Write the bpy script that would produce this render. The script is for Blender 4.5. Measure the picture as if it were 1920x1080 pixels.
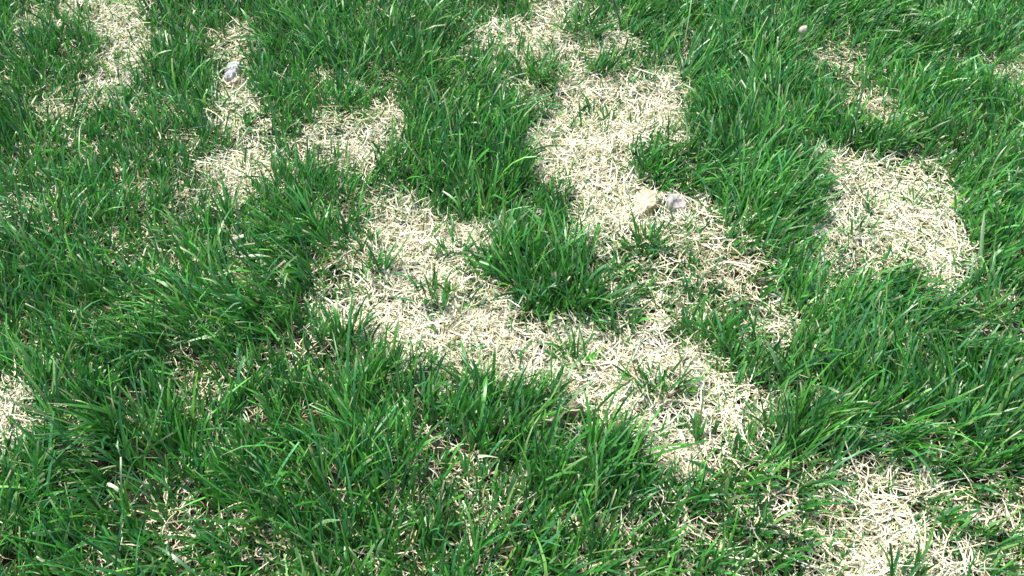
import bpy, bmesh, math
import numpy as np
from mathutils import Vector, Matrix

for o in list(bpy.data.objects):
    bpy.data.objects.remove(o, do_unlink=True)
scene = bpy.context.scene
COL = scene.collection

# ------------------------------------------------------------------ camera
CAM_H, PITCH, HFOV = 1.12, math.radians(45.5), math.radians(54)
cam_d = bpy.data.cameras.new('camera')
cam_d.sensor_width = 36
cam_d.angle = HFOV
cam_d.clip_start, cam_d.clip_end = 0.02, 2000
cam = bpy.data.objects.new('camera', cam_d)
cam.location = (0, 0, CAM_H)
cam.rotation_euler = (math.pi / 2 - PITCH, 0, 0)
COL.objects.link(cam)
scene.camera = cam

# ------------------------------------------------------------------ light
SUN_EL, SUN_AZ = math.radians(62), math.radians(-48)     # azimuth from +Y (away from camera), negative = left
world = bpy.data.worlds.new('World')
scene.world = world
world.use_nodes = True
wn = world.node_tree
wn.nodes.clear()
sky = wn.nodes.new('ShaderNodeTexSky')
sky.sky_type = 'NISHITA'
sky.sun_disc = False
sky.sun_elevation = SUN_EL
sky.sun_rotation = SUN_AZ
sky.dust_density = 3.0
bg = wn.nodes.new('ShaderNodeBackground')
bg.inputs['Strength'].default_value = 0.12
wo = wn.nodes.new('ShaderNodeOutputWorld')
wn.links.new(sky.outputs[0], bg.inputs[0])
wn.links.new(bg.outputs[0], wo.inputs[0])

sun_d = bpy.data.lights.new('sun', 'SUN')
sun_d.energy = 3.3
sun_d.angle = math.radians(8)
sun_d.color = (1.0, 0.97, 0.92)
sun = bpy.data.objects.new('sun', sun_d)
sdir = Vector((math.sin(SUN_AZ) * math.cos(SUN_EL), math.cos(SUN_AZ) * math.cos(SUN_EL), math.sin(SUN_EL)))
sun.rotation_euler = sdir.to_track_quat('Z', 'Y').to_euler()
sun.location = sdir * 5
COL.objects.link(sun)

scene.view_settings.view_transform = 'Standard'
scene.view_settings.look = 'None'
scene.view_settings.gamma = 1
scene.view_settings.use_curve_mapping = False
scene.view_settings.exposure = 1.12

# ------------------------------------------------------------------ pixel <-> ground
FPX = 960 / math.tan(HFOV / 2)
SP, CP = math.sin(PITCH), math.cos(PITCH)

def ground_pt(u, v, z=0.0):
    """photo pixel -> point of its ray at height z"""
    a, b = (np.asarray(u, float) - 960) / FPX, (540 - np.asarray(v, float)) / FPX
    dx, dy, dz = a, CP + b * SP, -SP + b * CP
    t = (z - CAM_H) / dz
    return dx * t, dy * t

def to_px(x, y, z=0.0):
    rz = z - CAM_H
    depth = y * CP - rz * SP
    up = y * SP + rz * CP
    depth = np.maximum(depth, 1e-3)
    return 960 + FPX * x / depth, 540 - FPX * up / depth

# ------------------------------------------------------------------ noise
def _hash(ix, iy, seed):
    n = (ix.astype(np.int64) * 374761393 + iy.astype(np.int64) * 668265263 + seed * 982451653) & 0x7fffffff
    n = ((n ^ (n >> 13)) * 1274126177) & 0x7fffffff
    return ((n ^ (n >> 16)) & 0xffff) / 65535.0

def vnoise(x, y, s, seed=0):
    x, y = np.asarray(x, float) / s + 1000.0, np.asarray(y, float) / s + 1000.0
    ix, iy = np.floor(x), np.floor(y)
    fx, fy = x - ix, y - iy
    fx, fy = fx * fx * (3 - 2 * fx), fy * fy * (3 - 2 * fy)
    a, b = _hash(ix, iy, seed), _hash(ix + 1, iy, seed)
    c, d = _hash(ix, iy + 1, seed), _hash(ix + 1, iy + 1, seed)
    return (a * (1 - fx) + b * fx) * (1 - fy) + (c * (1 - fx) + d * fx) * fy

def fbm(x, y, s, seed=0):
    return (vnoise(x, y, s, seed) + .5 * vnoise(x, y, s / 2, seed + 7) + .25 * vnoise(x, y, s / 4, seed + 13)) / 1.75

def ground_z(x, y):
    return (fbm(x, y, .35, 3) - .5) * .030 + (vnoise(x, y, .06, 5) - .5) * .006

# ------------------------------------------------------------------ where the lawn is thin (traced on the ground)
# value = how much living grass is left there; outline in photo pixels, taken to the ground with ground_pt
PATCHES = [
 (.58, [(60,170),(250,190),(390,200),(400,400),(320,520),(180,520),(60,460)]),
 (.60, [(240,440),(420,430),(560,500),(420,580),(250,560)]),
 (.66, [(520,120),(760,130),(760,230),(560,250)]),
 (.70, [(760,850),(930,830),(960,960),(930,1100),(780,1100)]),
 (.60, [(1330,880),(1570,860),(1580,1110),(1330,1110)]),
 (.30, [(1500,960),(1600,900),(1610,1110),(1490,1110)]),
 (.55, [(600,320),(720,320),(720,440),(640,500),(600,420)]),
 (.60, [(1770,900),(1970,880),(1970,1110),(1770,1110)]),
 (.72, [(280,940),(560,940),(600,1110),(260,1110)]),
 (.62, [(1480,80),(1640,70),(1720,260),(1600,260)]),
 (.66, [(0,600),(230,560),(240,680),(0,720)]),
 (.70, [(330,670),(620,650),(620,740),(340,760)]),
 (.05, [(30,66),(60,38),(130,15),(165,-30),(205,-30),(250,5),(275,30),(283,95),(275,135),(238,150),(228,120),(215,85),(170,52),(120,56),(75,82),(40,78)]),
 (.05, [(230,85),(278,90),(278,125),(265,155),(240,175),(200,200),(165,200),(150,165),(155,138),(190,122),(225,110)]),
 (.35, [(70,180),(150,170),(180,200),(150,240),(80,240)]),
 (.18, [(378,90),(410,55),(450,42),(488,65),(482,105),(440,125),(385,120)]),
 (.25, [(400,120),(470,115),(480,170),(410,175)]),
 (.05, [(400,170),(430,160),(472,185),(487,215),(492,240),(508,255),(508,300),(520,345),(500,385),(440,405),(398,395),(380,345),(388,310),(420,300),(437,280),(415,260),(398,235),(413,200)]),
 (.06, [(515,300),(560,265),(590,240),(640,230),(680,235),(720,205),(757,192),(768,225),(738,255),(722,310),(680,335),(640,330),(600,318),(560,325)]),
 (.10, [(840,85),(870,50),(920,42),(965,48),(1000,15),(1035,-20),(1085,-20),(1112,30),(1062,60),(1080,88),(1160,70),(1197,85),(1197,120),(1160,142),(1080,122),(1030,135),(970,128),(930,122),(880,118)]),
 (.40, [(960,125),(1050,130),(1040,180),(990,215),(940,180)]),
 (.03, [(1035,150),(1080,132),(1110,150),(1160,152),(1210,142),(1242,137),(1280,175),(1290,240),(1275,262),(1200,250),(1195,300),(1185,335),(1212,360),(1242,372),(1305,380),(1325,405),(1295,440),(1200,440),(1160,475),(1100,465),(1075,430),(1062,372),(1015,345),(985,310),(980,255),(1000,220),(1036,205),(1058,180)]),
 (.16, [(1070,190),(1150,180),(1175,230),(1120,265),(1070,240)]),
 (.03, [(690,405),(720,372),(760,380),(800,388),(830,415),(880,428),(925,440),(925,470),(895,500),(912,530),(940,545),(970,590),(1000,612),(1060,605),(1110,612),(1190,590),(1240,598),(1285,638),(1335,660),(1345,700),(1405,720),(1448,765),(1430,815),(1385,845),(1350,885),(1305,912),(1240,915),(1205,885),(1195,840),(1165,805),(1120,785),(1060,775),(1040,745),(980,745),(900,750),(850,755),(832,725),(800,690),(740,690),(700,685),(640,665),(595,645),(585,590),(615,550),(675,540),(708,500),(713,460),(690,430)]),
 (.22, [(610,500),(700,470),(710,530),(640,560)]),
 (.16, [(1180,680),(1290,690),(1330,740),(1260,790),(1190,760)]),
 (.30, [(1170,450),(1260,430),(1330,430),(1330,520),(1290,600),(1200,590),(1160,540)]),
 (.42, [(1300,400),(1380,420),(1460,520),(1480,600),(1440,680),(1380,660),(1320,640),(1290,560),(1320,480)]),
 (.24, [(1430,600),(1480,560),(1500,620),(1460,700),(1420,720)]),
 (.03, [(1525,300),(1560,278),(1600,298),(1650,318),(1700,308),(1755,318),(1795,360),(1805,420),(1815,470),(1808,520),(1775,555),(1740,565),(1715,525),(1660,495),(1610,500),(1560,520),(1525,515),(1510,480),(1515,430),(1550,375),(1528,335)]),
 (.20, [(1525,435),(1600,420),(1640,470),(1600,520),(1530,510)]),
 (.25, [(1750,280),(1790,290),(1790,340),(1750,330)]),
 (.28, [(1585,180),(1640,170),(1700,220),(1690,255),(1630,240)]),
 (.42, [(1530,95),(1600,90),(1610,140),(1570,175),(1530,150)]),
 (.05, [(1850,120),(1960,100),(1960,210),(1890,190),(1850,150)]),
 (.03, [(1565,885),(1588,845),(1640,868),(1700,858),(1748,878),(1757,925),(1745,975),(1762,1005),(1815,1040),(1850,1130),(1550,1130),(1585,1030),(1612,985),(1605,930),(1570,915)]),
 (.32, [(1770,950),(1960,950),(1960,1060),(1830,1060)]),
 (.04, [(-60,745),(40,722),(80,745),(92,800),(65,850),(30,890),(-60,930)]),
 (.18, [(-40,370),(18,365),(22,470),(-40,480)]),
 (.42, [(105,455),(170,445),(175,485),(120,490)]),
 (.45, [(150,575),(210,565),(215,630),(160,635)]),
 (.42, [(540,690),(600,675),(605,720),(550,735)]),
 (.52, [(340,690),(410,680),(410,740),(350,740)]),
 (.50, [(820,850),(900,850),(910,1000),(840,1010)]),
 (.40, [(1135,1010),(1200,1000),(1205,1075),(1150,1080)]),
 (.48, [(290,975),(355,965),(360,1020),(300,1025)]),
 (.45, [(455,1050),(530,1045),(530,1110),(455,1110)]),
 (.45, [(1440,915),(1490,905),(1495,975),(1445,985)]),
 (.52, [(1310,985),(1430,975),(1440,1090),(1320,1090)]),
 (.48, [(330,460),(420,455),(420,510),(340,510)]),
 (.50, [(540,130),(560,200),(700,200),(720,130),(640,190)]),
 (.50, [(600,260),(660,330),(740,360),(700,400),(620,380)]),
]
# places where it stands thick and tall: x, y, radius (px)
THICK = [(1640,690,190),(850,280,140),(620,840,210),(1390,250,170),(240,890,190),(960,790,150),(1120,860,100),
         (1400,60,150),(560,60,120),(1860,420,120),(1860,760,130),(480,560,120),(300,300,120),(620,180,90),(920,340,110),
         (1450,380,90),(1500,830,90),(100,560,100),(60,250,70),(560,430,90)]

GS = 4                                    # raster cell in photo pixels
PX0, PY0 = -240, -160
NX, NY = (1920 + 480) // GS, (1080 + 360) // GS
gx, gy = np.meshgrid(PX0 + (np.arange(NX) + .5) * GS, PY0 + (np.arange(NY) + .5) * GS)

def raster(poly):
    inside = np.zeros(gx.shape, bool)
    n = len(poly)
    for i in range(n):
        x0, y0 = poly[i]; x1, y1 = poly[(i + 1) % n]
        if y0 == y1: continue
        c = ((y0 > gy) != (y1 > gy)) & (gx < (x1 - x0) * (gy - y0) / (y1 - y0) + x0)
        inside ^= c
    return inside.astype(float)

def blur(a, r, n=2):
    k = 2 * r + 1
    for _ in range(n):
        for ax in (0, 1):
            p = np.pad(a, [(r + 1, r) if i == ax else (0, 0) for i in (0, 1)], mode='edge')
            c = np.cumsum(p, axis=ax)
            a = (np.take(c, np.arange(k, c.shape[ax]), ax) - np.take(c, np.arange(0, c.shape[ax] - k), ax)) / k
    return a

dens = np.full(gx.shape, .86)
for cx, cy, r in THICK:
    dens += .35 * np.exp(-((gx - cx) ** 2 + ((gy - cy) * 1.25) ** 2) / (r * .75) ** 2)
bare = np.zeros(gx.shape)
for val, poly in PATCHES:
    m = blur(raster(poly), 3)
    dens = dens * (1 - m) + val * m
    bare = np.maximum(bare * (1 - .0 * m), m * np.clip(1 - val * 2.2, 0, 1))
tall = blur(np.minimum(dens, 1.25), 6)
fringe = blur(bare, 7); fringe = 4 * fringe * (1 - fringe)

def look(a, u, v):
    i = np.clip(((u - PX0) / GS).astype(int), 0, NX - 1)
    j = np.clip(((v - PY0) / GS).astype(int), 0, NY - 1)
    return a[j, i]

def lawn_fields(x, y):
    """grass density, height factor and bareness at ground points; off the traced area the same kind of patchy lawn goes on"""
    u, v = to_px(x, y)
    wob = 9 + 9 * vnoise(x, y, .2, 21)
    uu = u + (vnoise(x, y, .045, 31) - .5) * 2 * wob
    vv = v + (vnoise(x, y, .045, 32) - .5) * 2 * wob
    d, t, b = look(dens, uu, vv), look(tall, u, v), look(bare, uu, vv)
    p = fbm(x + 7.3, y - 2.1, .42, 41)
    d2 = np.clip((p - .36) * 9, .04, 1.05)
    t2 = np.clip((p - .30) * 5, .3, 1.1)
    b2 = np.clip((.40 - p) * 9, 0, 1)
    edge = np.maximum(np.maximum(-u, u - 1920), np.maximum(-v, v - 1080))
    k = np.clip((edge - 60) / 60, 0, 1)
    return d * (1 - k) + d2 * k, t * (1 - k) + t2 * k, b * (1 - k) + b2 * k, edge

# lean of the grass: control points in px with a ground direction (x right, y away)
LEAN = [(1400,150,.8,.6),(1300,400,.5,.9),(1650,650,1,.5),(1850,450,.6,.6),(1850,850,.9,.1),(1500,880,.8,.4),(850,250,.6,.3),
        (600,60,-.2,.8),(480,420,-.3,.8),(250,300,-.1,.6),(120,880,-.9,.5),(450,760,-.5,.8),(700,760,.1,1),(1000,780,.7,.7),
        (1050,950,.8,.1),(1200,1000,.2,-.6),(350,1000,-.5,-.4),(100,550,-.7,.2),(450,620,-.7,.5),(100,120,-.2,.4),(1700,150,.5,.4)]
LX, LY = ground_pt([p[0] for p in LEAN], [p[1] for p in LEAN])
LD = np.array([(p[2], p[3]) for p in LEAN])

def lean_field(x, y):
    w = 1.0 / ((x[:, None] - LX) ** 2 + (y[:, None] - LY) ** 2 + .012) ** 1.5
    w /= w.sum(1, keepdims=True)
    v = w @ LD
    a = (vnoise(x, y, .09, 51) - .5) * 3.4 + (vnoise(x, y, .03, 52) - .5) * 1.6
    ca, sa = np.cos(a), np.sin(a)
    return np.stack([v[:, 0] * ca - v[:, 1] * sa, v[:, 0] * sa + v[:, 1] * ca], 1)

# ------------------------------------------------------------------ mesh helpers
def link(o, parent=None):
    COL.objects.link(o)
    if parent is not None: o.parent = parent
    return o

def props(o, label=None, cat=None, group=None, kind=None):
    for k, v in (('label', label), ('category', cat), ('group', group), ('kind', kind)):
        if v: o[k] = v
    return o

def quad_mesh(name, verts, quads, cols, mat, smooth=True):
    me = bpy.data.meshes.new(name)
    nv, nq = len(verts), len(quads)
    me.vertices.add(nv)
    me.vertices.foreach_set('co', verts.astype(np.float32).ravel())
    me.loops.add(nq * 4)
    me.loops.foreach_set('vertex_index', quads.astype(np.int32).ravel())
    me.polygons.add(nq)
    me.polygons.foreach_set('loop_start', np.arange(0, nq * 4, 4, dtype=np.int32))
    me.polygons.foreach_set('loop_total', np.full(nq, 4, np.int32))
    me.polygons.foreach_set('use_smooth', np.full(nq, smooth))
    me.update(calc_edges=True)
    if cols is not None:
        at = me.color_attributes.new('tint', 'FLOAT_COLOR', 'POINT')
        c = np.ones((nv, 4), np.float32); c[:, :3] = cols
        at.data.foreach_set('color', c.ravel())
    me.materials.append(mat)
    return me

def strands(base, az, length, width, lean, curl, side, roll, twist, col_a, col_b, col_tip, K=4, blunt=None, gz=None, lift=.0015, kink=None):
    """flat tapering ribbons that grow along a bending path; returns verts, quads, colours"""
    N = len(az)
    t = np.linspace(0, 1, K + 1)
    pts = np.zeros((N, K + 1, 3)); pts[:, 0] = base
    dirs = np.zeros((N, K + 1, 3))
    for i in range(K + 1):
        th = lean + curl * t[i] ** 1.4
        a = az + side * t[i]
        if kink is not None:
            th = th + kink * (t[i] > .5)
        d = np.stack([np.sin(th) * np.cos(a), np.sin(th) * np.sin(a), np.cos(th)], 1)
        dirs[:, i] = d
        if i:
            pts[:, i] = pts[:, i - 1] + (dirs[:, i - 1] + d) * .5 * (length / K)[:, None]
    g = ground_z(pts[..., 0], pts[..., 1]) if gz is None else np.broadcast_to(np.asarray(gz)[..., None], pts.shape[:2])
    pts[:, 1:, 2] = np.maximum(pts[:, 1:, 2], g[:, 1:] + lift)
    if blunt is None: blunt = np.zeros(N)
    verts = np.zeros((N, K + 1, 2, 3)); cols = np.zeros((N, K + 1, 2, 3))
    for i in range(K + 1):
        d = dirs[:, i]
        a = az + side * t[i]
        s = np.stack([-np.sin(a), np.cos(a), np.zeros(N)], 1)
        n = np.cross(d, s)
        r = roll + twist * t[i]
        w = s * np.cos(r)[:, None] + n * np.sin(r)[:, None]
        prof = (.55 + .45 * min(1, t[i] / .3))
        taper = np.clip((1 - t[i]) / .45, 0, 1) ** .7
        pr = prof * (taper * (1 - blunt) + blunt * (1 - .25 * t[i]))
        pr = np.maximum(pr, .06)
        hw = (width * .5 * pr)[:, None] * w
        verts[:, i, 0] = pts[:, i] - hw
        verts[:, i, 1] = pts[:, i] + hw
        f = t[i]
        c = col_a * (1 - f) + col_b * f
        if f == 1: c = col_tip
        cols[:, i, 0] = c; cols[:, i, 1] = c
    base_i = (np.arange(N) * (K + 1) * 2)[:, None]
    k = np.arange(K)[None] * 2
    q = np.stack([base_i + k, base_i + k + 1, base_i + k + 3, base_i + k + 2], -1).reshape(-1, 4)
    return verts.reshape(-1, 3), q, cols.reshape(-1, 3)

def join(parts):
    vs, qs, cs, off = [], [], [], 0
    for v, q, c in parts:
        vs.append(v); qs.append(q + off); cs.append(c); off += len(v)
    return np.concatenate(vs), np.concatenate(qs), np.concatenate(cs)

# ------------------------------------------------------------------ materials
def new_mat(name):
    m = bpy.data.materials.new(name); m.use_nodes = True
    nt = m.node_tree; nt.nodes.clear()
    out = nt.nodes.new('ShaderNodeOutputMaterial')
    return m, nt, out

def strand_mat(name, rough, transl, spec, vein=0):
    m, nt, out = new_mat(name)
    at = nt.nodes.new('ShaderNodeAttribute'); at.attribute_name = 'tint'
    nz = nt.nodes.new('ShaderNodeTexNoise'); nz.inputs['Scale'].default_value = 160; nz.inputs['Detail'].default_value = 3
    geo = nt.nodes.new('ShaderNodeNewGeometry')
    nt.links.new(geo.outputs['Position'], nz.inputs['Vector'])
    mr = nt.nodes.new('ShaderNodeMapRange')
    mr.inputs['From Min'].default_value = .25; mr.inputs['From Max'].default_value = .75
    mr.inputs['To Min'].default_value = .78; mr.inputs['To Max'].default_value = 1.22
    nt.links.new(nz.outputs['Fac'], mr.inputs['Value'])
    mx = nt.nodes.new('ShaderNodeVectorMath'); mx.operation = 'SCALE'
    nt.links.new(at.outputs['Color'], mx.inputs[0]); nt.links.new(mr.outputs[0], mx.inputs['Scale'])
    p = nt.nodes.new('ShaderNodeBsdfPrincipled')
    p.inputs['Roughness'].default_value = rough
    p.inputs['Specular IOR Level'].default_value = spec
    nt.links.new(mx.outputs[0], p.inputs['Base Color'])
    tr = nt.nodes.new('ShaderNodeBsdfTranslucent')
    nt.links.new(mx.outputs[0], tr.inputs['Color'])
    ms = nt.nodes.new('ShaderNodeMixShader'); ms.inputs[0].default_value = transl
    nt.links.new(p.outputs[0], ms.inputs[1]); nt.links.new(tr.outputs[0], ms.inputs[2])
    nt.links.new(ms.outputs[0], out.inputs['Surface'])
    return m

M_GRASS = strand_mat('living_grass', .40, .27, .62)
M_STRAW = strand_mat('dead_straw', .7, .12, .3)

def ramp_mat(name, stops, scale, rough=.9, bump=.4, bscale=60, detail=8):
    m, nt, out = new_mat(name)
    tc = nt.nodes.new('ShaderNodeTexCoord')
    nz = nt.nodes.new('ShaderNodeTexNoise'); nz.inputs['Scale'].default_value = scale; nz.inputs['Detail'].default_value = detail
    nt.links.new(tc.outputs['Object'], nz.inputs['Vector'])
    cr = nt.nodes.new('ShaderNodeValToRGB')
    e = cr.color_ramp.elements
    e[0].position, e[0].color = stops[0][0], (*stops[0][1], 1)
    e[1].position, e[1].color = stops[-1][0], (*stops[-1][1], 1)
    for pos, c in stops[1:-1]:
        k = e.new(pos); k.color = (*c, 1)
    nt.links.new(nz.outputs['Fac'], cr.inputs[0])
    p = nt.nodes.new('ShaderNodeBsdfPrincipled'); p.inputs['Roughness'].default_value = rough
    p.inputs['Specular IOR Level'].default_value = .25
    nt.links.new(cr.outputs[0], p.inputs['Base Color'])
    n2 = nt.nodes.new('ShaderNodeTexNoise'); n2.inputs['Scale'].default_value = bscale; n2.inputs['Detail'].default_value = 6
    nt.links.new(tc.outputs['Object'], n2.inputs['Vector'])
    bp = nt.nodes.new('ShaderNodeBump'); bp.inputs['Strength'].default_value = bump; bp.inputs['Distance'].default_value = .004
    nt.links.new(n2.outputs['Fac'], bp.inputs['Height'])
    nt.links.new(bp.outputs[0], p.inputs['Normal'])
    nt.links.new(p.outputs[0], out.inputs['Surface'])
    return m

M_SOIL = ramp_mat('dark_soil', [(.3, (.012, .009, .006)), (.55, (.03, .022, .015)), (.75, (.07, .053, .035))], 45, .95, .8, 120)
M_FAR = ramp_mat('far_turf', [(.35, (.03, .09, .025)), (.55, (.06, .15, .04)), (.68, (.35, .30, .19))], 2.2, .9, 1, 40, 12)
M_TAN = ramp_mat('tan_stone', [(.40, (.52, .455, .33)), (.54, (.50, .42, .28)), (.66, (.48, .29, .12))], 22, .85, .35, 90)
M_GREY = ramp_mat('grey_stone', [(.3, (.20, .19, .17)), (.5, (.36, .34, .31)), (.7, (.48, .46, .42))], 50, .8, .4, 120)
M_WHITE = ramp_mat('white_stone', [(.3, (.24, .25, .27)), (.5, (.44, .44, .43)), (.7, (.54, .53, .50))], 55, .7, .4, 110)
M_CREAM = ramp_mat('cream_stone', [(.3, (.36, .31, .25)), (.5, (.48, .43, .35)), (.7, (.56, .51, .43))], 60, .8, .3, 110)
M_BROWN = ramp_mat('brown_stone', [(.3, (.17, .135, .095)), (.5, (.25, .20, .145)), (.7, (.33, .28, .20))], 60, .85, .4, 110)
M_CAP = ramp_mat('mushroom_cap', [(.3, (.42, .32, .20)), (.55, (.52, .44, .34)), (.75, (.60, .54, .45))], 90, .6, .2, 160)
M_STEM = ramp_mat('mushroom_stem', [(.3, (.50, .40, .22)), (.6, (.66, .56, .38))], 120, .7, .2, 160)

# ------------------------------------------------------------------ ground
def ground():
    xs = np.concatenate([[-300, -60, -15, -5], np.arange(-2.4, 2.401, .03), [5, 15, 60, 300]])
    ys = np.concatenate([[-300, -60, -15, -3], np.arange(-.3, 4.001, .03), [6, 15, 60, 300]])
    X, Y = np.meshgrid(xs, ys)
    inner = (np.abs(X) <= 2.41) & (Y >= -.31) & (Y <= 4.01)
    Z = np.where(inner, ground_z(X, Y), 0) - .002
    nx, ny = len(xs), len(ys)
    i = np.arange(nx * ny).reshape(ny, nx)
    q = np.stack([i[:-1, :-1], i[:-1, 1:], i[1:, 1:], i[1:, :-1]], -1).reshape(-1, 4)
    me = quad_mesh('ground', np.stack([X, Y, Z], -1).reshape(-1, 3), q, None, M_SOIL)
    me.materials.append(M_FAR)
    cx, cy = X.ravel()[q].mean(1), Y.ravel()[q].mean(1)
    far = ((np.abs(cx) > 2.4) | (cy < -.3) | (cy > 4.0)).astype(np.int32)
    me.polygons.foreach_set('material_index', far)
    props(link(bpy.data.objects.new('ground', me)), 'dark brown soil under the patchy lawn', 'ground', kind='structure')
ground()

# ------------------------------------------------------------------ straw (dead, bleached grass)
XR, YR = (-1.85, 1.85), (.22, 2.95)
rng = np.random.default_rng(11)
STRAW_COLS = np.array([(.80,.76,.585),(.76,.71,.50),(.82,.80,.665),(.69,.63,.42),(.56,.47,.27),(.34,.26,.14),(.52,.60,.32)])

STONE_SPOTS = [(1212,392,30,30),(1266,394,23,18),(1231,408,15,15),(438,146,20,16),(438,158,17,10),(1078,782,20,14),(1040,801,20,12),(1244,606,21,15)]
def no_straw(x, y):
    u, v = to_px(x, y)
    m = np.zeros(len(u), bool)
    for a, b, ra, rb in STONE_SPOTS: m |= ((u - a) / ra) ** 2 + ((v - b) / rb) ** 2 < 1
    return m

GRASS_GAPS = [(1064,826,52,56),(1453,944,19,46),(1050,768,10,24),(438,168,22,24),(1388,512,38,30),(1244,618,24,24),(1489,128,10,14)]
def no_grass(x, y):
    u, v = to_px(x, y)
    m = np.zeros(len(u), bool)
    for a, b, ra, rb in GRASS_GAPS: m |= ((u - a) / ra) ** 2 + ((v - b) / rb) ** 2 < 1
    return m

def make_straw():
    area = (XR[1] - XR[0]) * (YR[1] - YR[0])
    out = []
    for layer, (n_m2, zlo, zhi) in enumerate([(32000, .001, .006), (46000, .004, .013)]):
        n = int(area * n_m2)
        x, y = rng.uniform(*XR, n), rng.uniform(*YR, n)
        d, t, b, edge = lawn_fields(x, y)
        p = .62 - .50 * np.clip((d - .75) / .4, 0, 1) + .38 * b
        if layer: p = np.clip(.34 - .34 * d, .03, 1) + .80 * b
        p = p * np.where(edge > 130, .30, 1.0)
        holes = .65 * vnoise(x, y, .013, 61) + .35 * vnoise(x, y, .05, 63)
        p = p * np.clip((holes - .28) * 4.2, .02, 1)
        keep = (rng.random(n) < p) & ~no_straw(x, y)
        x, y, b, edge = x[keep], y[keep], b[keep], edge[keep]
        n = len(x)
        comb = vnoise(x, y, .08, 71) * 8 + vnoise(x, y, .3, 72) * 5
        az = comb + rng.normal(0, .75, n) + np.where(rng.random(n) < .3, rng.uniform(0, 6.28, n), 0)
        az += np.where(rng.random(n) < .5, math.pi, 0)
        L = rng.gamma(6, .0048, n) * np.where(rng.random(n) < .12, 1.5, 1)
        W = rng.uniform(.0010, .0023, n) * np.where(rng.random(n) < .05, 1.6, 1) * np.where(edge > 130, 1.5, 1)
        z = ground_z(x, y) + rng.uniform(zlo, zhi, n)
        lean = rng.normal(1.45, .14, n)
        ci = rng.choice(len(STRAW_COLS), n, p=[.30, .24, .25, .11, .04, .02, .04])
        dull = rng.random(n) > (.35 + .65 * b)
        ci = np.where(dull, rng.choice([1, 3, 4, 5], n, p=[.35, .35, .2, .1]), ci)
        c = STRAW_COLS[ci] * rng.uniform(.86, 1.10, (n, 1))
        v = vnoise(x, y, .16, 75)[:, None]
        c = np.clip(c * (.92 + .14 * v), 0, .86)
        c2 = np.clip(c * rng.uniform(.9, 1.1, (n, 1)), 0, .86)
        out.append(strands(np.stack([x, y, z], 1), az, L, W, lean, rng.normal(.12, .35, n), rng.normal(0, 1.5, n),
                           rng.normal(0, .5, n), rng.normal(0, 1.2, n), c, c2, c2, K=4,
                           blunt=rng.uniform(.2, .9, n), lift=.001 + .004 * layer))
    # a few dead stems that still stand
    n = 9000
    x, y = rng.uniform(*XR, n), rng.uniform(*YR, n)
    d, t, b, edge = lawn_fields(x, y)
    k = rng.random(n) < (.35 + .65 * b); x, y = x[k], y[k]; n = len(x)
    c = STRAW_COLS[rng.choice(4, n)] * rng.uniform(.8, 1.05, (n, 1))
    out.append(strands(np.stack([x, y, ground_z(x, y)], 1), rng.uniform(0, 6.28, n), rng.uniform(.018, .05, n), rng.uniform(.001, .0019, n),
                       rng.uniform(.5, 1.3, n), rng.normal(.5, .4, n), rng.normal(0, .7, n), rng.uniform(-1, 1, n), rng.normal(0, 1, n),
                       c * .9, c, c, K=4, blunt=rng.uniform(0, .8, n)))
    me = quad_mesh('straw', *join(out), M_STRAW)
    props(link(bpy.data.objects.new('straw', me)), 'matted bleached straw of dead grass lying over the soil', 'straw', kind='stuff')
make_straw()

# ------------------------------------------------------------------ living grass
GREENS = np.array([(.046,.240,.026),(.028,.180,.030),(.070,.310,.034),(.052,.240,.078),(.125,.350,.040),(.018,.115,.024)])

def green(n, r, w=(.28, .24, .2, .14, .06, .08)):
    c = GREENS[r.choice(len(GREENS), n, p=w)] * r.uniform(.66, 1.32, (n, 1))
    pale = r.random(n) < .05
    c[pale] = c[pale] * .5 + np.array((.26, .34, .15)) * .6
    return c

def tip_cols(c, r, n):
    tip = c * 1.1
    dry = r.random(n) < .26
    tip[dry] = np.array((.50, .46, .28)) * r.uniform(.6, 1.1, (dry.sum(), 1))
    return tip

def blades_at(x, y, lean_v, hfac, r, per=(3, 6), L0=.060, W0=.0032, K=5, spread=1.0):
    """tillers at x, y: each sends up a fan of blades"""
    n = len(x)
    k = r.integers(per[0], per[1] + 1, n)
    idx = np.repeat(np.arange(n), k)
    N = len(idx)
    bx, by = x[idx] + r.normal(0, .0022, N), y[idx] + r.normal(0, .0022, N)
    fan = r.uniform(0, 2 * math.pi, N)
    lv = lean_v[idx]
    ln = np.hypot(lv[:, 0], lv[:, 1]) + 1e-6
    mag = np.abs(r.normal(.34, .24, N)) * spread
    vx = np.cos(fan) * mag + lv[:, 0] * .58
    vy = np.sin(fan) * mag + lv[:, 1] * .58
    az = np.arctan2(vy, vx)
    lean = np.clip(np.hypot(vx, vy) * .9, .03, 1.45)
    L = L0 * hfac[idx] * r.gamma(9, 1 / 9., N)
    curl = np.abs(r.normal(.34, .36, N)) * (L / .06)
    W = W0 * r.uniform(.62, 1.35, N) * np.where(r.random(N) < .07, 1.45, 1)
    c = green(N, r)
    tint = vnoise(bx, by, .13, 81)[:, None]
    c = c * (.84 + .32 * tint)
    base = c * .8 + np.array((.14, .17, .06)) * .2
    kink = np.where(r.random(N) < .08, r.uniform(.4, 1.1, N), 0)
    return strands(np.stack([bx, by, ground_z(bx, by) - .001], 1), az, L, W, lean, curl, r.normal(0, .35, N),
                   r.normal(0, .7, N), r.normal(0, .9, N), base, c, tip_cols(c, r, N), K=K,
                   blunt=np.where(r.random(N) < .45, r.uniform(.5, 1.0, N), 0), kink=kink)

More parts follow.
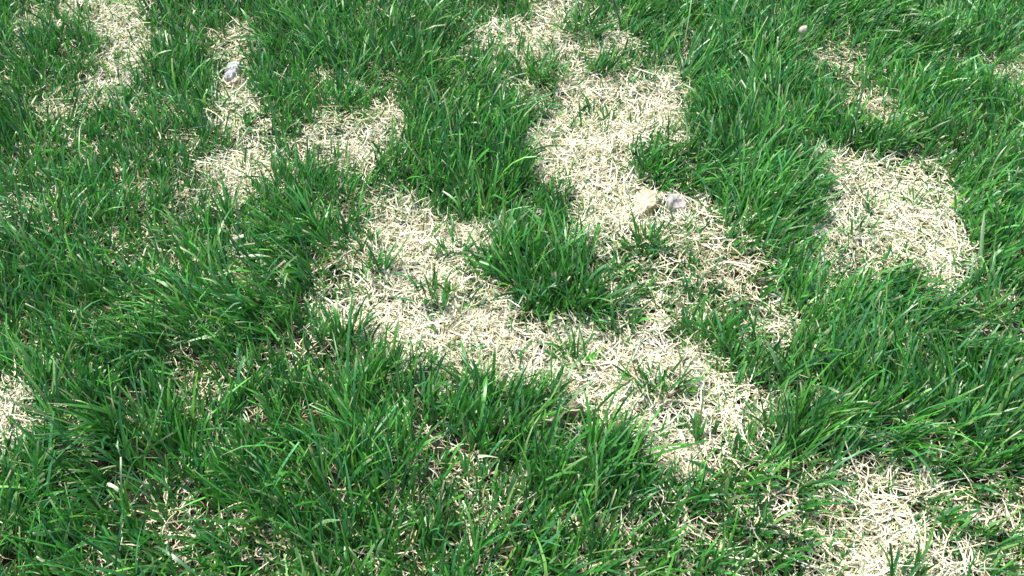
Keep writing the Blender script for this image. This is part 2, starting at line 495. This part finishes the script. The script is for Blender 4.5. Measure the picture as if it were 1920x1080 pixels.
def make_lawn():
    r = np.random.default_rng(23)
    area = (XR[1] - XR[0]) * (YR[1] - YR[0])
    n = int(area * 7600)
    x, y = r.uniform(*XR, n), r.uniform(*YR, n)
    d, t, b, edge = lawn_fields(x, y)
    clump = vnoise(x, y, .035, 91)
    p = d * np.clip(.15 + 1.15 * clump + .45 * vnoise(x, y, .11, 94), 0.1, 1.25)
    p = np.where(d < .5, p * np.clip((vnoise(x, y, .022, 95) - .30) * 3.0, .12, 1.4), p)
    near = edge < 130
    p = np.where(near, p, p * .40)
    k = (r.random(n) < p) & (~no_grass(x, y) | (r.random(n) < .05))
    x, y, t, d, near = x[k], y[k], t[k], d[k], near[k]
    h = np.clip(.40 + .56 * t, .4, 1.12) * (.50 + .62 * vnoise(x, y, .10, 92) + .42 * vnoise(x, y, .045, 93))
    lv = lean_field(x, y)
    parts = [blades_at(x[near], y[near], lv[near], h[near], r),
             blades_at(x[~near], y[~near], lv[~near], h[~near], r, W0=.0052, K=3)]
    # short understorey that lies flat between the tillers
    n = int(area * 15000)
    x, y = r.uniform(*XR, n), r.uniform(*YR, n)
    d, t, b, edge = lawn_fields(x, y)
    k = ~no_grass(x, y) & (r.random(n) < np.clip(.9 - .9 * np.abs(d - .55) / .6, .04, 1) * np.where(edge < 130, 1, .3)); x, y = x[k], y[k]; n = len(x)
    c = green(n, r) * .9
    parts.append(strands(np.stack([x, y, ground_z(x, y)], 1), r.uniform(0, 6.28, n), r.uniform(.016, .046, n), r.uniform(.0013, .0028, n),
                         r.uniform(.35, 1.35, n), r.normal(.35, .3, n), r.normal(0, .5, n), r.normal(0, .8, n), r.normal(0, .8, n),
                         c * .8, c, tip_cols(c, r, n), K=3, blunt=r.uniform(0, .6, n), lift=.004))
    # hair-thin sprouts scattered over the straw
    n = int(area * 9500)
    x, y = r.uniform(*XR, n), r.uniform(*YR, n)
    d, t, b, edge = lawn_fields(x, y)
    fr = look(fringe, *to_px(x, y)) * (edge < 120)
    k = (edge < 250) & (r.random(n) < np.maximum((b > .15) * np.clip((vnoise(x, y, .05, 97) - .32) * 1.7, .08, 1) * .8, fr * .9)); x, y = x[k], y[k]; n = len(x)
    c = green(n, r) * 1.05
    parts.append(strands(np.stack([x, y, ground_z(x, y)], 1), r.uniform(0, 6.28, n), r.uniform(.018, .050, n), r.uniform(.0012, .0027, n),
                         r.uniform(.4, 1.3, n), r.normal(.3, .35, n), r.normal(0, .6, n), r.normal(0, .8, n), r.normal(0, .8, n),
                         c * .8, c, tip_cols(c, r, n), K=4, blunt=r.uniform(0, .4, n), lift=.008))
    me = quad_mesh('grass', *join(parts), M_GRASS)
    props(link(bpy.data.objects.new('grass', me)), 'green lawn grass growing thickly around the straw patches', 'grass', kind='stuff')
make_lawn()

# ------------------------------------------------------------------ single tufts and clumps that stand apart
def hero_blade_mesh(r, L, W, lean, az, curl):
    """one broad blade, folded along its midrib, from its own origin"""
    K = 7
    t = np.linspace(0, 1, K + 1)
    p = np.zeros(3); pts = [p.copy()]; dirs = []
    side = r.normal(0, .3)
    for i in range(K + 1):
        th = lean + curl * t[i] ** 1.4; a = az + side * t[i]
        dirs.append(np.array((math.sin(th) * math.cos(a), math.sin(th) * math.sin(a), math.cos(th))))
        if i:
            p = p + (dirs[i - 1] + dirs[i]) * .5 * L / K
            p[2] = max(p[2], .003); pts.append(p.copy())
    c = green(1, r)[0] * 1.1
    V, C, Q = [], [], []
    roll, tw = r.normal(0, .5), r.normal(0, .7)
    cut = r.random() < .45
    for i in range(K + 1):
        a = az + side * t[i]
        s = np.array((-math.sin(a), math.cos(a), 0)); nn = np.cross(dirs[i], s)
        ro = roll + tw * t[i]
        w = s * math.cos(ro) + nn * math.sin(ro); up = -s * math.sin(ro) + nn * math.cos(ro)
        pr = (.55 + .45 * min(1, t[i] / .3)) * (min(1, (1 - t[i]) / .5 + .04) ** .8 if not cut else 1 - .3 * t[i])
        hw = W * .5 * pr
        V += [pts[i] - w * hw, pts[i] - up * hw * .45, pts[i] + w * hw]
        cc = (c * .8 + np.array((.03, .035, .012))) * (1 - t[i]) + c * t[i]
        if i == K: cc = np.array((.48, .44, .27)) if cut else c * 1.1
        C += [cc, cc * 1.12, cc]
    for i in range(K):
        b = i * 3
        Q += [(b, b + 1, b + 4, b + 3), (b + 1, b + 2, b + 5, b + 4)]
    return quad_mesh('blade', np.array(V), np.array(Q), np.array(C), M_GRASS)

def tuft(name, label, cat, u, v, ru, rv, n, L, big, seed, tilt=0.0, lean=(0, 0), spread=1.15, group=None, W0=.0031):
    r = np.random.default_rng(seed)
    cx, cy = ground_pt(u, v)
    cz = float(ground_z(np.array([cx]), np.array([cy]))[0])
    root = bpy.data.objects.new(name, None)
    root.empty_display_size = .03
    root.location = (cx, cy, cz)
    props(link(root), label, cat, group)
    def spots(m):
        a, q = r.uniform(0, 2 * math.pi, m), np.sqrt(r.random(m)) * (1 + .25 * r.normal(0, 1, m))
        du, dv = ru * q * np.cos(a), rv * q * np.sin(a)
        ct, st = math.cos(tilt), math.sin(tilt)
        x, y = ground_pt(u + du * ct - dv * st, v + du * st + dv * ct)
        return x, y
    m = max(3, n // 4)
    x, y = spots(m)
    off = np.stack([x - cx, y - cy], 1)
    lv = off / (np.abs(off).max() + 1e-6) * .95 + np.array(lean)
    h = L * (.72 + .45 * r.random(m)) / .062
    V, Q, C = blades_at(x, y, lv, h, r, (3, 5), spread=spread, W0=W0)
    V = V - np.array((cx, cy, cz))
    o = link(bpy.data.objects.new('fine_blades', quad_mesh('fine_blades', V, Q, C, M_GRASS)), root)
    o['kind'] = 'stuff'
    x, y = spots(big)
    for i in range(big):
        ox, oy = x[i] - cx, y[i] - cy
        e = r.uniform(0, 6.28)
        rr = math.hypot(ox, oy) + 1e-6
        s = np.abs(off).max() + 1e-6
        vx = ox / s * .5 + math.cos(e) * .35 + lean[0] * .45; vy = oy / s * .5 + math.sin(e) * .35 + lean[1] * .45
        me = hero_blade_mesh(r, L * r.uniform(.9, 1.35), r.uniform(.0040, .0058), min(1.2, math.hypot(vx, vy)), math.atan2(vy, vx), abs(r.normal(.4, .3)))
        b = link(bpy.data.objects.new('blade', me), root)
        b.location = (ox, oy, float(ground_z(np.array([x[i]]), np.array([y[i]]))[0]) - cz - .001)
    return root

TUFTS = [
 ('grass_clump','big dark green grass clump standing alone amid straw near the tan stone',1030,545,100,44,560,.056,24,.45,(.1,.1)),
 ('grass_tuft','dark green tuft sprouting just behind the orange stained tan stone',1218,335,34,12,76,.042,9,.0,(.1,.1)),
 ('grass_tuft','small upright tuft on straw between the tan stone and the thin turf',1207,475,24,12,56,.050,8,.0,(-.1,.1)),
 ('grass_tuft','low sprawling dark tuft with flopped blades amid matted straw, beside the big lone clump',828,562,46,20,90,.044,9,.2,(.1,-.2)),
 ('grass_tuft','thin tuft on straw between the fan of long blades and the main straw patch',1128,140,26,10,52,.046,6,.0,(0,.1)),
 ('grass_tuft','fan of long blades growing on the narrow straw strip behind the main patch',1088,74,28,12,70,.056,8,.0,(.2,.1)),
 ('grass_tuft','fresh wide tuft beside the main straw patch, next to thin grass',990,152,40,15,120,.052,9,.0,(0,.2)),
 ('grass_tuft','sparse green tuft with splayed blades on pale straw beside the big lone clump',1086,682,36,14,56,.040,6,.0,(.1,.1)),
 ('grass_tuft','dark upright tuft between the big lone clump and the pale stone chip',1165,628,26,14,56,.046,6,.0,(0,.2)),
 ('grass_tuft','scattered short tuft amid straw between the brown stones and the thin turf',1232,735,40,20,70,.046,7,.0,(0,.1)),
 ('grass_tuft','tiny sparse tuft with long thin blades on the grass ringed straw patch',1716,385,18,8,26,.040,4,.0,(0,.2)),
 ('grass_tuft','tiny stubby tuft on the grass ringed straw patch',1620,394,12,6,26,.032,3,.0,(0,.1)),
 ('grass_tuft','few dark thin blades poking through the grass ringed straw patch',1602,450,26,14,24,.042,4,.0,(.1,.2)),
 ('grass_tuft','short leaning tuft where the straw band tapers into thick lawn',1310,830,12,10,22,.052,4,.0,(0,.2)),
 ('grass_tuft','small tuft in the narrow straw gap beside the whitish grey stone',458,250,18,9,40,.036,4,.0,(0,.1)),
 ('grass_tuft','dark loose tuft in the thin turf between two straw patches',1350,640,40,18,90,.044,9,.0,(.2,.1)),
 ('grass_tuft','bright tuft alone in the small straw patch bordered by thin grass',1682,1088,26,14,56,.044,6,.0,(0,.2)),
 ('grass_tuft','slender tuft on the upright arm of the middle straw patch',708,515,16,10,34,.050,4,.0,(0,.1)),
 ('grass_tuft','light wispy tuft in straw just behind the low sprawling tuft',848,482,24,12,34,.040,4,.0,(0,.1)),
 ('grass_clump','long low green island of grass between two small pale straw patches',142,136,66,10,150,.030,10,.08,(-.1,.2)),
 ('grass_clump','dark bushy clump overhanging the edge of the grass ringed straw patch',1618,270,60,16,260,.050,14,.1,(.1,-.1)),
 ('grass_tuft','thin scattered sprouts across the brightest straw behind the stones',1118,240,48,22,60,.034,5,.0,(.1,.1)),
 ('grass_tuft','tall spiky tuft at the end of the low straw band beside thick lawn',652,655,30,14,90,.062,9,.0,(.2,.1)),
 ('grass_tuft','narrow tall tuft poking up over the straw edge of the thick lawn',905,742,22,12,60,.062,7,.0,(-.1,.2)),
]
for i, (nm, lab, u, v, ru, rv, n, L, big, tilt, ln) in enumerate(TUFTS):
    tuft(nm, lab, nm.split('_')[0] + ' ' + nm.split('_')[1], u, v, ru, rv, n, L, big, 300 + i, tilt, ln)

# ------------------------------------------------------------------ stones
def outline_stone(name, label, cat, poly, h, mat, seed, sink=.35, tilt=(0, 0), lift=0.0):
    """a stone whose plan follows an outline on the ground; rounded, chipped top"""
    r = np.random.default_rng(seed)
    P = np.array([ground_pt(u, v) for u, v in poly])
    # refine the outline
    for _ in range(2):
        nxt = np.roll(P, -1, 0)
        mid = (P + nxt) / 2
        L = np.hypot(*(nxt - P).T)[:, None]
        mid = mid + r.normal(0, .045, mid.shape) * L
        P = np.stack([P, mid], 1).reshape(-1, 2)
    c = P.mean(0)
    cz = float(ground_z(np.array([c[0]]), np.array([c[1]]))[0]) + lift
    n = len(P)
    rings = [(1.0, -h * sink), (1.03, h * .25), (1.0, h * .6), (.93, h * .88), (.78, h), (.55, h * 1.04), (.28, h * 1.06)]
    bm = bmesh.new(); R = []
    for f, z in rings:
        ring = []
        for p in P:
            d = (p - c) * f
            dz = 0 if z <= 0 else (vnoise(d[0] + 3, d[1], .018, seed) - .5) * h * .45 + (vnoise(d[0] + 3, d[1], .005, seed + 1) - .5) * h * .35
            ring.append(bm.verts.new((d[0], d[1], z + float(dz) + d[0] * tilt[0] + d[1] * tilt[1])))
        R.append(ring)
    for a, b in zip(R[:-1], R[1:]):
        for i in range(n):
            bm.faces.new((a[i], a[(i + 1) % n], b[(i + 1) % n], b[i]))
    top = bm.verts.new((0, 0, h * 1.06))
    for i in range(n): bm.faces.new((R[-1][i], R[-1][(i + 1) % n], top))
    bm.faces.new(list(reversed(R[0])))
    bmesh.ops.recalc_face_normals(bm, faces=bm.faces)
    me = bpy.data.meshes.new(name); bm.to_mesh(me); bm.free()
    me.polygons.foreach_set('use_smooth', np.zeros(len(me.polygons), bool))
    me.materials.append(mat)
    o = bpy.data.objects.new(name, me); o.location = (c[0], c[1], cz)
    return props(link(o), label, cat)

outline_stone('stone', 'flat tan stone with an orange stain, lying bare in the straw', 'stone',
    [(1192,371),(1204,363),(1222,367),(1238,371),(1240,384),(1230,393),(1221,404),(1209,410),(1200,421),(1186,420),(1183,406),(1190,394),(1188,381)], .017, M_TAN, 5)
outline_stone('stone', 'rough grey white stone lying next to the tan stone', 'stone',
    [(1248,382),(1256,375),(1270,378),(1282,386),(1286,398),(1280,406),(1264,406),(1252,402)], .020, M_GREY, 8)
outline_stone('stone', 'whitish grey stone alone in a narrow straw gap of dense turf', 'stone',
    [(420,150),(426,138),(432,128),(446,127),(456,130),(452,140),(446,148),(436,154),(426,156)], .020, M_WHITE, 13)
outline_stone('stone', 'long narrow cream stone chip leaning against the whitish grey stone', 'stone chip',
    [(423,165),(436,155),(447,146),(453,148),(450,156),(438,162),(430,167)], .012, M_CREAM, 17)
outline_stone('stone', 'flat brown stone half hidden by blades at the lawn edge', 'stone',
    [(1062,784),(1068,772),(1080,768),(1090,772),(1093,782),(1084,788),(1072,790)], .022, M_BROWN, 21)
outline_stone('stone', 'low brown stone sunk in turf beside the flat brown stone', 'stone',
    [(1024,800),(1034,791),(1048,790),(1056,798),(1050,806),(1034,808)], .020, M_BROWN, 25)
outline_stone('stone', 'pale chip of stone lying in straw near the big lone clump', 'stone chip',
    [(1224,602),(1232,592),(1246,590),(1258,600),(1262,612),(1246,618),(1230,614)], .010, M_CREAM, 29)
outline_stone('pebble', 'small white pebble in a brownish gap of the turf', 'pebble',
    [(1446,914),(1450,906),(1458,906),(1461,914),(1456,922),(1449,921)], .012, M_WHITE, 33)
outline_stone('pebble', 'small pale pebble among blades behind the brown stones', 'pebble',
    [(1043,748),(1047,741),(1055,740),(1057,747),(1051,753)], .010, M_CREAM, 37)

def mushroom(u, v):
    x, y = ground_pt(u, v)
    z = float(ground_z(np.array([x]), np.array([y]))[0])
    root = bpy.data.objects.new('mushroom', None); root.location = (x, y, z); root.empty_display_size = .02
    props(link(root), 'tiny cream capped mushroom standing in the tall thick grass', 'mushroom')
    def lathe(name, prof, mat, bend):
        bm = bmesh.new(); rows = []
        for rr, zz in prof:
            rows.append([bm.verts.new((rr * (1 + .07 * math.sin(3 * a + zz * 90)) * math.cos(a) + bend * zz * zz, rr * math.sin(a) * (1 + .05 * math.cos(2 * a)), zz + .0006 * math.sin(2 * a + 1)))
                         for a in [k * math.pi / 8 for k in range(16)]])
        for a, b in zip(rows[:-1], rows[1:]):
            for k in range(16): bm.faces.new((a[k], a[(k + 1) % 16], b[(k + 1) % 16], b[k]))
        bm.faces.new(list(reversed(rows[0]))); bm.faces.new(rows[-1])
        me = bpy.data.meshes.new(name); bm.to_mesh(me); bm.free()
        me.polygons.foreach_set('use_smooth', np.ones(len(me.polygons), bool)); me.materials.append(mat)
        return link(bpy.data.objects.new(name, me), root)
    lathe('stem', [(.0045, -.003), (.0038, .008), (.003, .025), (.0028, .045), (.003, .056), (.0032, .060)], M_STEM, 1.2)
    lathe('cap', [(.003, .055), (.0060, .0545), (.0074, .0565), (.0078, .060), (.0072, .064), (.0056, .0675), (.003, .069), (.0008, .0695)], M_CAP, 1.2)
mushroom(1489, 112)

# ------------------------------------------------------------------ loose clippings and stalks, single long blades
def ribbon_thing(name, label, cat, a, b, za, zb, sag, W, col, mat, seed, group=None, taper=True):
    r = np.random.default_rng(seed)
    ax, ay = ground_pt(*a, za); bx, by = ground_pt(*b, zb)
    A = np.array((ax, ay, float(ground_z(np.array([ax]), np.array([ay]))[0]) + za))
    B = np.array((bx, by, float(ground_z(np.array([bx]), np.array([by]))[0]) + zb))
    K = 8; V, C, Q = [], [], []
    d = B - A; s = np.cross(d, (0, 0, 1)); s /= np.linalg.norm(s) + 1e-9
    wob = r.normal(0, .04) * np.linalg.norm(d)
    roll, tw = r.normal(0, .3), r.normal(0, .6)
    up0 = np.cross(s, d / np.linalg.norm(d))
    for i in range(K + 1):
        t = i / K
        p = A + d * t + np.array((0, 0, 1)) * sag * 4 * t * (1 - t) + s * wob * math.sin(t * math.pi * 1.3)
        ro = roll + tw * t
        w = s * math.cos(ro) + up0 * math.sin(ro); up = up0 * math.cos(ro) - s * math.sin(ro)
        pr = (min(1, .6 + t) * min(1, (1 - t) / .4 + .08)) if taper else .9 + .1 * math.sin(9 * t)
        hw = W * .5 * pr
        V += [p - w * hw - A, p + up * hw * .4 - A, p + w * hw - A]
        cc = np.array(col) * (1 + .12 * math.sin(5 * t + seed))
        C += [cc, cc * .9, cc]
    for i in range(K):
        q = i * 3; Q += [(q, q + 1, q + 4, q + 3), (q + 1, q + 2, q + 5, q + 4)]
    o = bpy.data.objects.new(name, quad_mesh(name, np.array(V), np.array(Q), np.array(C), mat))
    o.location = A
    return props(link(o), label, cat, group)

STK = (.80, .74, .60)
ribbon_thing('straw_stalk', 'thick white straw stalk lying across thin turf near the grey white stone', 'straw stalk', (1358,485), (1420,494), .028, .030, .003, .0050, STK, M_STRAW, 1, taper=False)
ribbon_thing('grass_clipping', 'pale green blade lying flat across thin turf beside a short white clipping', 'clipping', (452,487), (508,486), .036, .040, .003, .0050, (.36, .48, .28), M_GRASS, 2)
ribbon_thing('grass_clipping', 'short white clipping caught on blades beside a pale lying blade', 'clipping', (433,454), (458,447), .040, .042, .002, .0050, (.66, .66, .50), M_STRAW, 3, taper=False)
ribbon_thing('grass_clipping', 'short pale straight clipping resting on blades beside a thin brownish gap', 'clipping', (897,860), (934,861), .048, .049, .002, .0050, (.44, .52, .30), M_GRASS, 4, taper=False)
ribbon_thing('grass_clipping', 'cut pale blade tip lying flat on dark blades of a thick clump', 'clipping', (200,907), (222,917), .048, .047, .001, .0050, (.52, .60, .38), M_GRASS, 5, taper=False)
ribbon_thing('grass_clipping', 'curled pale clipping resting on thin turf', 'clipping', (126,578), (149,576), .036, .038, -.003, .0055, (.50, .60, .42), M_GRASS, 6)

LONG = [((22,1005),(42,912)),((572,1004),(640,972)),((1842,512),(1841,396)),((1850,545),(1868,465)),((1476,725),(1432,632)),
        ((948,950),(966,890)),((1095,925),(1122,890)),((998,925),(985,868)),((1700,850),(1662,818)),((1350,893),(1282,862)),
        ((1560,712),(1636,640)),((217,838),(222,787)),((345,455),(282,460)),((330,460),(282,430)),((310,560),(255,515)),
        ((1750,600),(1850,560)),((700,1060),(722,1010)),((985,800),(978,735)),((730,935),(708,870)),((200,990),(215,950))]
lawn = bpy.data.objects['grass']
for i, (a, b) in enumerate(LONG):
    z = .042 + .03 * ((i * 37) % 10) / 10
    o = ribbon_thing('blade', None, None, a, b, .002, z, .010, .0054,
                     (.12 + .03 * (i % 3), .31 + .03 * (i % 2), .10 + .02 * (i % 3)), M_GRASS, 50 + i)
    o.parent = lawn
